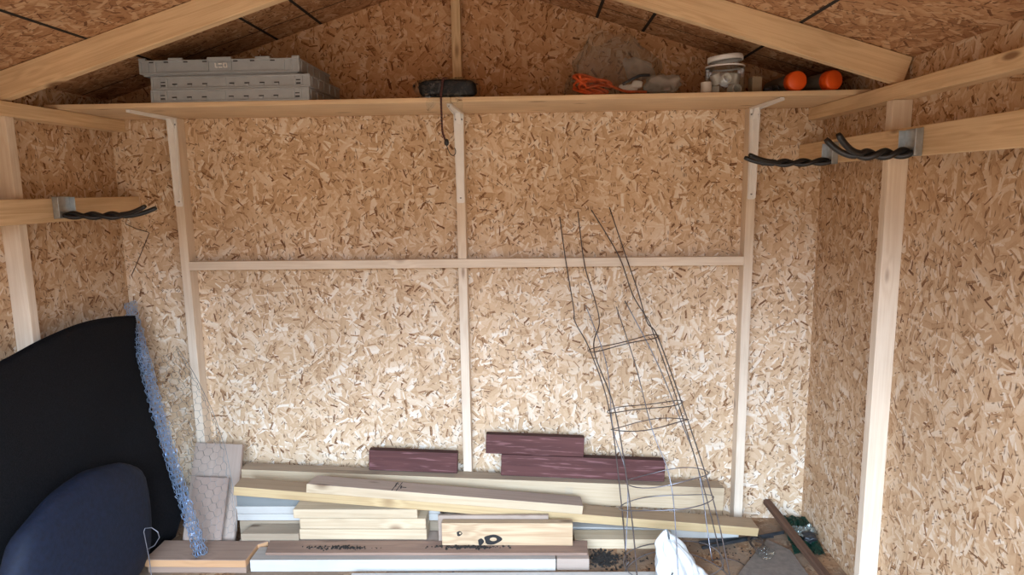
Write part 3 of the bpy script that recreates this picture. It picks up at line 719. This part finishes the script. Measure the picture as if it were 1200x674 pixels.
mb = MB()
w_ = [(-1.262, -0.62, 0.004), (-1.262, -0.60, 0.06), (-1.275, -0.585, 0.15), (-1.288, -0.58, 0.25), (-1.285, -0.575, 0.262), (-1.262, -0.57, 0.262), (-1.240, -0.57, 0.245), (-1.236, -0.57, 0.222), (-1.255, -0.575, 0.192), (-1.285, -0.58, 0.176)]
W2 = []
for a, b in zip(w_, w_[1:]):
    for i in range(4): W2.append(Vector(a).lerp(Vector(b), i/4))
mb.tube([p + Vector((0.11, -0.02, 0)) for p in W2], 0.0017, 6)
tag(mb.build('wire_hook', M['wire_grey']), 'thin pale wire bent into a loop in front of the blue bag', 'wire')

# ------------------------------------------------------------------ roll of chicken wire
rb, rtp = Vector((-1.046, -0.452, 0.066)), Vector((-1.455, -0.112, 1.06))
ax = (rtp-rb).normalized(); e1 = ax.cross(Vector((0, 1, 0))).normalized(); e2 = ax.cross(e1)
RL = (rtp-rb).length
t = empty('chicken_wire_roll', rb, 'bluish roll of chicken wire leaning into the left corner', 'wire mesh')
random.seed(3)
def hexnet(fn, nu, nv, r, mb, jit=0.0, sides=4, wrap=False):
    """honeycomb wires on a surface fn(u,v), u across, v along"""
    P = {}
    def pt(i, j):
        k = (i % (2*nu) if wrap else i, j)
        if k not in P:
            v = (j + (0.30 if (i+j) % 2 else 0.0))/nv
            p = fn(i/(2*nu), v)
            P[k] = p + Vector((random.uniform(-jit, jit), random.uniform(-jit, jit), random.uniform(-jit, jit)))
        return P[k]
    for j in range(nv):
        for i in range(2*nu):
            mb.tube([pt(i, j), pt(i+1, j)], r, sides, caps=False)
            if (i+j) % 2 == 1 and j+1 < nv: mb.tube([pt(i, j), pt(i, j+1)], r*1.5, sides, caps=False)
for lay, rad in enumerate((0.012, 0.019, 0.024, 0.028)):
    mb = MB()
    tw = random.uniform(0, 6)
    def cyl(u, v, rad=rad, tw=tw):
        a = 2*math.pi*u + tw + 2*v
        rr = rad*(1+0.05*math.sin(9*v+lay)) * (0.9+0.1*math.cos(a*2))
        bow = 0.012*math.sin(math.pi*v)
        return ax*(v*RL) + e1*(rr*math.cos(a) + bow) + e2*rr*math.sin(a)
    hexnet(cyl, 4, 56, 0.0009, mb, 0.0032, 3, True)
    mb.build('rolled_mesh', M['wire_zinc'], t)
# the loose end, a curling sheet that opens to the right of the roll
fl = MB()
def flap(u, v):
    wdt = (0.035 + 0.135*math.sin(math.pi*min(1, v*0.62+0.22))) * (1 if v > 0 else 1)
    p = ax*(RL*(0.03+0.74*v)) + e1*0.0
    side = Vector((1, 0.10, 0.0)) - ax*ax.x
    side.normalize()
    back = side.cross(ax)
    if back.y < 0: back = -back
    cur = math.sin(u*2.2)
    return p + side*(0.02 + wdt*u*1.0) + back*(0.03*cur + 0.02*u) + Vector((0.004*noise.noise(Vector((u*5, v*9, 1))), 0, 0))
hexnet(flap, 5, 30, 0.0007, fl, 0.0015, 3)
edge = [flap(1.0, i/40) for i in range(41)]
fl.tube(edge, 0.0013, 5)
f2 = [flap(0.93+0.03*math.sin(i*2.1), i/40) for i in range(41)]
fl.tube(f2, 0.0010, 5)
fl.build('loose_mesh', M['wire_dim'], t)
# bent dark twig of wire on the wall above
mb = MB().tube([(-1.497, -0.012, 1.385), (-1.45, -0.010, 1.362), (-1.405, -0.008, 1.349), (-1.398, -0.008, 1.345), (-1.421, -0.008, 1.30), (-1.46, -0.008, 1.225), (-1.497, -0.010, 1.155)], 0.0016, 5)
tag(mb.build('bent_wire', M['wire_rust']), 'thin dark wire bent to a corner on the wall below the left hook', 'wire')

# ------------------------------------------------------------------ tomato cages
def ringpts(c, half, e2v, n=40, wob=0.0, sd=0):
    c = Vector(c); h = Vector(half); R = h.length
    f = Vector(e2v).normalized()
    return [c + h*math.cos(2*math.pi*i/n) + f*R*math.sin(2*math.pi*i/n) + Vector((0, 0, wob*math.sin(3*2*math.pi*i/n + sd))) for i in range(n)]
def onring(c, half, e2v, deg):
    c = Vector(c); h = Vector(half); f = Vector(e2v).normalized()*h.length
    a = math.radians(deg)
    return c + h*math.cos(a) + f*math.sin(a)
E2 = (0.02, 0.95, -0.27)
R1 = ((0.678, -0.180, 0.872), (0.145, 0, 0.034), (0.02, 0.97, -0.20))
R2 = ((0.764, -0.225, 0.612), (0.154, 0, 0.022), E2)
R3 = ((0.782, -0.240, 0.540), (0.158, 0, 0.026), E2)
R4 = ((0.846, -0.300, 0.335), (0.166, 0, 0.030), (0.0, 0.96, -0.28))
R5 = ((0.838, -0.330, 0.240), (0.188, 0, 0.027), (0.0, 0.945, -0.33))
R6 = ((0.844, -0.460, 0.064), (0.190, 0, 0.022), (0.0, 0.985, -0.15))
R7 = ((0.852, -0.520, 0.012), (0.206, 0, 0.006), (0.0, 1.0, 0.01))
def leg_path(pts, n=6):
    P = [Vector(p) for p in pts]; out = []
    for i in range(len(P)-1):
        a = P[max(0, i-1)]; b = P[i]; c = P[i+1]; d_ = P[min(len(P)-1, i+2)]
        for k_ in range(n):
            s = k_/n
            out.append(0.5*((2*b) + (c-a)*s + (2*a-5*b+4*c-d_)*s*s + (3*b-a-3*c+d_)*s**3))
    out.append(P[-1]); return out
CG = 'wire tomato cages'
t = empty('tomato_cage', (0.852, -0.52, 0.0), 'taller wire tomato cage with four long prongs above the rail', 'plant cage', CG)
def loc(pts): return [Vector(p) - t.location for p in pts]
for k_, rg in enumerate((R1, R2, R5, R7)):
    MB().tube(loc(ringpts(*rg, wob=0.004, sd=k_)), 0.0021, 6, closed=True).build('ring', M['wire_rust'] if k_ < 2 else M['wire_grey'], t)
prongs = [
    ([(0.419, -0.082, 1.397), (0.441, -0.082, 1.23), (0.477, -0.085, 1.008), (0.484, -0.10, 0.945)], 158),
    ([(0.495, -0.082, 1.418), (0.524, -0.082, 1.193), (0.569, -0.085, 1.037), (0.587, -0.095, 0.940)], -150),
    ([(0.552, -0.082, 1.424), (0.669, -0.082, 1.228), (0.729, -0.085, 1.062), (0.793, -0.10, 0.955)], 20),
    ([(0.627, -0.082, 1.434), (0.705, -0.082, 1.209), (0.750, -0.085, 1.08), (0.786, -0.12, 0.950)], -25)]
for pr, ang in prongs:
    pts = pr + [onring(*R1, ang), onring(*R2, ang*0.98), onring(*R5, ang*0.97), onring(*R7, ang*0.96)]
    MB().tube(loc(leg_path(pts)), 0.0027, 6).build('leg', M['wire_rust'], t)
t = empty('tomato_cage', (0.844, -0.43, 0.0), 'shorter wire tomato cage with three prongs, nested in the taller one', 'plant cage', CG)
for k_, rg in enumerate((R3, R4, R6)):
    MB().tube(loc(ringpts(*rg, wob=0.005, sd=k_+4)), 0.0021, 6, closed=True).build('ring', M['wire_rust'] if k_ < 1 else M['wire_grey'], t)
for pr, ang in (([(0.528, -0.085, 1.019), (0.612, -0.15, 0.777)], 155), ([(0.660, -0.085, 1.01), (0.722, -0.23, 0.795)], -95), ([(0.696, -0.085, 1.036), (0.818, -0.17, 0.795)], 28)):
    pts = pr + [onring(*R3, ang), onring(*R4, ang), onring(*R6, ang)]
    e_ = Vector(pts[-1]); pts.append(e_ + Vector((0.012, -0.01, -max(0.01, e_.z-0.012))))
    MB().tube(loc(leg_path(pts)), 0.0023, 6).build('leg', M['wire_grey'], t)

# ------------------------------------------------------------------ black tool hooks
def make_hook(base, direc, length, label, tip_up=0.045, spread=0.028, r=0.0095):
    t = empty('tool_hook', base, label, 'hook', 'black twisted tool hooks')
    sgn = direc
    mb = MB().box(-0.004 if sgn < 0 else -0.001, 0.001 if sgn < 0 else 0.004, -0.055, 0.035, -0.012, 0.068, 0.001)
    mb.box(min(0, sgn*0.022), max(0, sgn*0.022), -0.056, -0.052, -0.010, 0.066, 0.001)
    mb.box(min(0, sgn*0.022), max(0, sgn*0.022), 0.032, 0.036, -0.010, 0.066, 0.001)
    mb.build('wall_plate', M['zinc'], t)
    for s in (-1, 1):
        pts = []
        for i in range(41):
            f = i/40
            x = sgn*length*f
            tw = 2*math.pi*1.5*min(1, f/0.66)
            c_, s_ = math.cos(tw), math.sin(tw)
            amp = r*0.95
            y = s*amp*c_; z = s*amp*s_
            if f > 0.66:
                g = (f-0.66)/0.34
                y = s*(amp + spread*g*0.9) if c_ > 0 else -s*(amp + spread*g*0.9)
                z = tip_up*g*g + (0.004*s)
            pts.append((x, y, z-0.004*math.sin(math.pi*f)))
        MB().tube(pts, [r]*40+[r*0.75], 10).build('prong', M['rubber'], t)
    return t
make_hook((1.431, -0.315, 1.604), -1, 0.315, 'black twisted double hook reaching in front of the right stud, on a galvanised plate', 0.024, 0.022, 0.0085)
make_hook((1.431, -0.85, 1.609), -1, 0.235, 'thicker black double hook at the right edge of view, nearest the camera', 0.050, 0.036, 0.0095)
make_hook((-1.431, -0.48, 1.444), 1, 0.33, 'pair of black hook tips on the left wall', 0.026, 0.03, 0.0085)

# ------------------------------------------------------------------ things on the shelf
ZT = ZS + 0.0192
# wrapped black roll and bungee cord
t = empty('wrapped_roll', (-0.006, -0.345, ZT), 'black roll wrapped in clear plastic on the shelf edge', 'package')
bl = blob((0, 0, 0.036), (0.108, 0.034, 0.034), 0.55, 9, 0.05, 22); bl.build('black_roll', M['black_plastic'], t)
def crinkle(c, r, e, seed, amp, freq):
    return blob(c, r, e, seed, amp, freq, 72, 40)
crinkle((0.0, 0.0, 0.038), (0.122, 0.040, 0.0375), 0.55, 4, 0.10, 30).build('plastic_wrap', M['film'], t)
def dropflap(u, v):
    return Vector((-0.075 + 0.135*u + 0.01*noise.noise(Vector((u*6, v*4, 2))), -0.058 - 0.004 + 0.010*noise.noise(Vector((u*7, v*5, 8))), 0.012 - 0.062*v*(0.55+0.45*math.sin(u*7+1)**2)))
mb = MB(); mb.grid(dropflap, 28, 14); mb.build('loose_wrap', M['film'], t)
t = empty('bungee_cord', (-0.012, -0.41, ZT), 'red and black bungee cord hanging over the shelf edge with a hook', 'cord')
path = leg_path([(0.005, 0.055, 0.074), (-0.006, 0.028, 0.068), (-0.010, 0.010, 0.030), (-0.011, -0.010, 0.0), (-0.011, -0.012, -0.06), (-0.010, -0.010, -0.12), (-0.004, -0.008, -0.145), (0.0, -0.008, -0.155)], 8)
for s, mt in ((0, 'bungee red'), (1, 'bungee black')):
    mb = MB()
    pts = []
    for i in range(len(path)*6-6):
        f = i/6; a = path[int(f)].lerp(path[min(len(path)-1, int(f)+1)], f-int(f))
        ph = i*0.75 + s*math.pi
        pts.append(a + Vector((0.0022*math.cos(ph), 0.0022*math.sin(ph), 0)))
    mm = M.setdefault(mt, plain(mt, (0.16, 0.045, 0.04) if s == 0 else (0.015, 0.012, 0.012), 0.7))
    mb.tube(pts, 0.0022, 5).build('cord_strand', mm, t)
blob((0.004, -0.008, -0.163), (0.009, 0.009, 0.013), 0.9, 2, 0.1, 60, 16, 12).build('cord_knot', M['rubber'], t)
hk = [(0.004, -0.008, -0.172), (0.010, -0.010, -0.192), (0.019, -0.011, -0.207), (0.029, -0.011, -0.211), (0.036, -0.011, -0.204), (0.037, -0.011, -0.193), (0.033, -0.011, -0.184)]
MB().tube(leg_path(hk), 0.0017, 6).build('metal_hook', M['rubber'], t)

# clear bag with an orange cord
t = empty('clear_bag', (0.68, -0.24, ZT), 'cloudy clear plastic bag of orange cord and odds and ends on the shelf', 'bag')
mb = MB(); random.seed(5); pts = []
for i in range(46):
    a = i*1.35
    rr = 0.055 + 0.025*math.sin(i*0.9)
    q = rr*0.95*math.cos(a)
    pts.append(Vector((-0.140 + q, -0.01 + 0.045*math.sin(a*1.3), 0.046 - 0.20*q + (0.032-0.12*q)*math.sin(i*0.71+1))))
pts += [Vector((-0.03, -0.03, 0.03)), Vector((0.02, -0.045, 0.022)), Vector((0.05, -0.05, 0.020)), Vector((0.06, -0.05, 0.018))]
mb.tube(leg_path(pts, 5), 0.0052, 7).build('orange_cord', M['orange_cord'], t)
crinkle((-0.005, -0.02, 0.040), (0.036, 0.014, 0.014), 0.6, 8, 0.2, 30).build('white_scrap', M['pvc'], t)
crinkle((0.028, -0.03, 0.050), (0.022, 0.010, 0.014), 0.5, 18, 0.2, 30).build('white_scrap', M['pvc'], t)
st = leg_path([(-0.03, -0.045, 0.050), (0.0, -0.055, 0.064), (0.035, -0.057, 0.079), (0.07, -0.052, 0.080)], 6)
MB().tube(st, 0.0055, 6).build('black_strap', M['rubber'], t)
def paper(u, v):
    return Vector((-0.005 + 0.115*u - 0.02*v, 0.01 + 0.04*math.sin(u*3) + 0.015*noise.noise(Vector((u*4, v*4, 3))), 0.080 + 0.085*v*(0.55+0.45*math.sin(math.pi*(0.15+0.8*u))) + 0.01*noise.noise(Vector((u*5, v*3, 9)))))
mb = MB(); mb.grid(paper, 20, 14); mb.build('crumpled_packet', M['film_grey'], t)
crinkle((0.125, -0.02, 0.048), (0.066, 0.035, 0.036), 0.8, 31, 0.28, 28).build('clear_packet', M['film_grey'], t)
crinkle((0.105, 0.0, 0.030), (0.05, 0.03, 0.028), 0.7, 12, 0.3, 34).build('dark_scrap', M['tube'], t)
def bagfn(u, v):
    a = 2*math.pi*u
    hgt = 0.235*v
    rx = 0.215*(1-0.62*v**1.5); ry = 0.105*(1-0.45*v)
    nn = noise.noise(Vector((math.cos(a)*2.2, math.sin(a)*2.2, v*4)))*0.22 + noise.noise(Vector((math.cos(a)*5, math.sin(a)*5, v*9+3)))*0.10
    return Vector((-0.02 + rx*(1+nn)*math.cos(a) - 0.05*v, 0.03 + ry*(1+nn)*math.sin(a), 0.003 + hgt*(1+0.1*math.sin(a*2))))
mb = MB(); mb.grid(bagfn, 72, 26, True, wrap=True); mb.build('bag_film', M['film_milky'], t)

# small pvc cap and the jar of fittings
o = MB().lathe([(0.0005, 0), (0.0195, 0), (0.0205, 0.002), (0.0205, 0.044), (0.019, 0.047), (0.016, 0.047), (0.0155, 0.030), (0.0005, 0.030)], 28).build('pvc_coupling', M['pvc']); o.location = (0.957, -0.315, ZT)
tag(o, 'small white plastic cylinder standing left of the jar', 'pipe fitting')
t = empty('storage_jar', (1.036, -0.27, ZT), 'clear plastic jar with a white lid on the shelf', 'jar')
MB().lathe([(0.001, 0.0015), (0.066, 0.0), (0.072, 0.006), (0.072, 0.100), (0.068, 0.112), (0.056, 0.121), (0.056, 0.131)], 40, cap=False).build('jar_body', M['jar'], t)
MB().lathe([(0.0715, 0.104), (0.0735, 0.107), (0.0715, 0.110)], 40, cap=False).build('jar_shoulder_ring', M['lid'], t)
mb = MB().lathe([(0.001, 0.018), (0.061, 0.018), (0.064, 0.015), (0.065, 0.0), (0.058, 0.0), (0.058, 0.010)], 40, Matrix.Translation((0, 0, 0.129)) @ Matrix.Rotation(-0.10, 4, 'Y'))
for i in range(36):
    a = 2*math.pi*i/36
    mb.box(0.0625, 0.0650, -0.0015, 0.0015, 0.131, 0.142, mat=Matrix.Rotation(a, 4, 'Z'))
mb.build('jar_lid', M['lid'], t)
FG = 'pvc fittings in the jar'
fit = [((0.026, -0.040, 0.020), (math.pi/2, 0, 0.25), 'white pipe ring lying at the front of the jar bottom'),
       ((-0.005, -0.030, 0.058), (1.35, 0, 0.1), 'white pipe ring facing out in the middle of the jar'),
       ((-0.038, 0.005, 0.0205), (math.pi/2, 0, 1.3), 'white pipe fitting lying at the left of the jar bottom'),
       ((0.040, 0.010, 0.066), (0.15, 0.1, 0), 'white pipe fitting standing at the right in the jar'),
       ((-0.030, 0.005, 0.066), (0.2, -0.4, 0), 'white pipe fitting leaning at the upper left in the jar')]
proto = None
for p, r_, lab in fit:
    if proto is None:
        proto = MB().lathe([(0.013, -0.020), (0.0185, -0.020), (0.0195, -0.018), (0.0195, 0.018), (0.0185, 0.020), (0.013, 0.020), (0.0125, 0.0), (0.013, -0.020)], 24, cap=False).build('pvc_fitting', M['pvc']); f_ = proto
    else:
        f_ = proto.copy(); C.objects.link(f_)
    f_.location = Vector((1.036, -0.27, ZT)) + Vector(p); f_.rotation_euler = r_
    tag(f_, lab, 'pipe fitting', FG)
o = board('wood_block', (1.128, -0.31, ZT), (1.164, -0.31, ZT), 0.05, 0.066, M['tan'], 'small tan block standing between the jar and black lump', 'block')
t = empty('black_clip', (1.20, -0.31, ZT), 'small lumpy black rubber piece left of the orange caps', 'rubber piece')
crinkle((-0.012, 0, 0.0135), (0.020, 0.016, 0.0125), 0.8, 21, 0.25, 50).build('rubber_lump', M['rubber'], t)
MB().tube([(0.012+0.014*math.cos(a), 0, 0.016+0.014*math.sin(a)) for a in [i*math.pi/10 for i in range(20)]], 0.0035, 6, closed=True).build('rubber_loop', M['rubber'], t)
def make_can(tip, direc, label):
    """a tube lying down: tip = centre of its orange cap, direc = way the body runs back"""
    d_ = Vector(direc).normalized()
    t = empty('capped_tube', tip, label, 'tube', 'orange capped tubes on the shelf')
    x = d_.cross(Vector((0, 0, 1))).normalized(); y = d_.cross(x)
    fr = frame(x, y, d_, (0, 0, 0))
    mb = MB().lathe([(0.001, 0.0), (0.030, 0.0), (0.0345, 0.003), (0.0355, 0.010), (0.0355, 0.040), (0.033, 0.041)], 40, fr)
    for i in range(30):
        mb.box(0.0345, 0.0362, -0.001, 0.001, 0.010, 0.038, mat=fr @ Matrix.Rotation(2*math.pi*i/30, 4, 'Z'))
    mb.build('orange_cap', M['orange'], t)
    MB().lathe([(0.001, 0.041), (0.0330, 0.041), (0.0335, 0.044), (0.0335, 0.235), (0.031, 0.238), (0.001, 0.238)], 40, fr).build('tube_body', M['tube'], t)
    return t
make_can((1.266, -0.385, ZT+0.0365), (-0.05, 1, 0), 'dark tube lying on the shelf with a round orange cap, left of two')
make_can((1.398, -0.385, ZT+0.0365), (-0.30, 1, 0), 'dark tube with an orange cap lying at the right end of the shelf')

# ------------------------------------------------------------------ floor at the right
o = MB().prism([(0, 0), (0.020, 0), (0.022, 0.018), (0.002, 0.020)], 'x', 0, 0.62, 0.003).build('old_stick', M['old'])
p0, p1 = Vector((1.345, -0.010, 0.075)), Vector((1.405, -0.600, 0.016))
x = (p1-p0).normalized(); y = Vector((0, 0, 1)).cross(x).normalized(); o.matrix_world = frame(x, y, x.cross(y), p0)
o.scale = (1, 1.6, 1.25)
tag(o, 'old dark brown stick lying from the back wall toward the right corner', 'stick')
SK = 'dark metal stakes on the floor'
for (a, b, lab) in (((1.005, -0.225, 0.0065), (1.34, -0.170, 0.0068), 'dark metal stake on the floor, the one nearer the lumber'), ((1.008, -0.268, 0.0065), (1.385, -0.168, 0.024), 'dark metal stake on the floor, crossing under the brown stick')):
    a, b = Vector(a), Vector(b); x = (b-a).normalized(); y = Vector((0, 0, 1)).cross(x).normalized()
    mb = MB().prism([(-0.0065, -0.006), (0.0065, -0.006), (0.0065, -0.003), (0.003, 0.0), (0.002, 0.006), (-0.002, 0.006), (-0.003, 0.0), (-0.0065, -0.003)], 'x', 0, (b-a).length, 0.0008)
    o = mb.build('metal_stake', M['stake']); o.matrix_world = frame(x, y, x.cross(y), a); tag(o, lab, 'stake', SK)
mb = MB(); pts = [Vector((1.235+0.030*math.cos(i*0.7)*(1-i*0.006), -0.255+0.05*math.sin(i*0.7)-0.0015*i, 0.030+0.004*math.sin(i*1.7))) for i in range(30)]
tag(mb.tube(leg_path(pts, 3), 0.0025, 5).build('coiled_wire', M['wire_rust']), 'small tangle of dark wire on the stakes', 'wire')
o = MB().prism([(1.298, -0.205), (1.368, -0.294), (1.372, -0.560), (1.050, -0.560), (1.106, -0.456), (1.193, -0.341)], 'z', 0.001, 0.013, 0.002).build('grey_slab', M['slab'])
tag(o, 'flat grey brown slab on the floor left of the brown stick', 'slab')
crinkle((1.243, -0.355, 0.034), (0.036, 0.030, 0.018), 0.9, 41, 0.4, 40).build('x', M['film'])
o = bpy.data.objects['x']; o.name = 'plastic_scrap'; o.data.name = 'plastic_scrap'; tag(o, 'crumpled clear plastic scrap lying on the grey slab', 'plastic scrap')
t = empty('seed_packet', (1.44, -0.13, 0), 'dark green plastic packet with a shiny front near the right corner', 'packet')
def sheet(c0, ux, uy, bump_, sd):
    def f(u, v):
        p = Vector(c0) + Vector(ux)*u + Vector(uy)*v
        p.z += bump_*abs(noise.noise(Vector((u*3+sd, v*3, sd)))) + bump_*0.4*abs(noise.noise(Vector((u*9+sd, v*9, sd))))
        return p
    return f
mb = MB(); mb.grid(sheet((-0.065, -0.185, 0.004), (0.125, -0.005, 0), (0.03, 0.275, 0.02), 0.03, 1), 24, 30, False)
bmesh.ops.solidify(mb.bm, geom=list(mb.bm.faces), thickness=0.002); mb.build('green_wrapper', M['green'], t)
mb = MB(); mb.grid(sheet((-0.030, -0.095, 0.024), (0.105, 0.02, 0), (0.01, 0.075, 0.006), 0.03, 7), 24, 20, False); mb.build('shiny_front', M['foil'], t)
mb = MB().tube(leg_path([(1.02, -0.36, 0.004), (1.09, -0.35, 0.006), (1.14, -0.38, 0.004), (1.15, -0.44, 0.004), (1.13, -0.475, 0.004)]), 0.002, 5)
tag(mb.build('loose_wire', M['wire_rust']), 'thin curved wire on the bare floor right of the white bag', 'wire')
# strip of metal angle in the corner behind the packet
crinkle((1.475, -0.215, 0.022), (0.028, 0.034, 0.020), 0.8, 15, 0.3, 40).build('dark_rag', M['stake'])
tag(bpy.data.objects['dark_rag'], 'small dark crumpled scrap against the right wall beside the green packet', 'scrap')

# white carrier bag
def cbag(u, v):
    a = 2*math.pi*u
    z = 0.195*v
    prof = (1-v)**0.55
    rx, ry = 0.098*prof + 0.006, 0.085*prof + 0.006
    ridge = 0.14*math.sin(5*a+2+v*3) + 0.22*noise.noise(Vector((math.cos(a)*2, math.sin(a)*2, v*3))) + 0.10*noise.noise(Vector((math.cos(a)*5, math.sin(a)*5, v*7)))
    top = 1+0.10*math.cos(a-2.4)
    return Vector((rx*(1+ridge)*math.cos(a) - 0.055*v, ry*(1+ridge)*math.sin(a), 0.002 + z*top))
mb = MB(); mb.grid(cbag, 90, 36, True, wrap=True)
o = mb.build('plastic_bag', M['bag_white']); o.location = (0.862, -0.545, 0.0)
o.location.z = 0.023
tag(o, 'crumpled white plastic carrier bag on the floor below the tomato cages', 'bag')
MB().prism([(-0.064, 0.055), (-0.060, 0.056), (-0.052, 0.092), (-0.056, 0.093)], 'y', -0.085, -0.083).build('bag_print', M['ink'], o)

# soil spilled between the boards
random.seed(11)
mb = MB()
def crumbs(cx, cy, cz, sx, sy, n, r0, r1):
    for _ in range(n):
        x, y = random.gauss(cx, sx), random.gauss(cy, sy); r = random.uniform(r0, r1)
        if cz > 0.05 and not (-0.41 < y < -0.366): continue
        b = bmesh.new(); bmesh.ops.create_icosphere(b, subdivisions=1, radius=r)
        for v in b.verts: v.co *= random.uniform(0.6, 1.2); v.co.z *= 0.7
        bmesh.ops.translate(b, verts=b.verts, vec=(x, y, cz + r*0.4)); mb.add(b)
crumbs(0.585, -0.350, 0.0, 0.028, 0.030, 420, 0.002, 0.007)
crumbs(0.66, -0.36, 0.0, 0.09, 0.03, 90, 0.002, 0.005)
crumbs(0.50, -0.395, 0.049, 0.02, 0.01, 1, 0.002, 0.004)
crumbs(0.03, -0.375, 0.064, 0.07, 0.006, 150, 0.002, 0.006)
crumbs(-0.50, -0.385, 0.064, 0.06, 0.007, 170, 0.002, 0.005)
crumbs(1.10, -0.30, 0.0, 0.06, 0.03, 40, 0.002, 0.005)
tag(mb.build('spilled_soil', M['soil']), 'dark soil crumbs spilled on the floor and pickets', 'soil', kind='stuff')
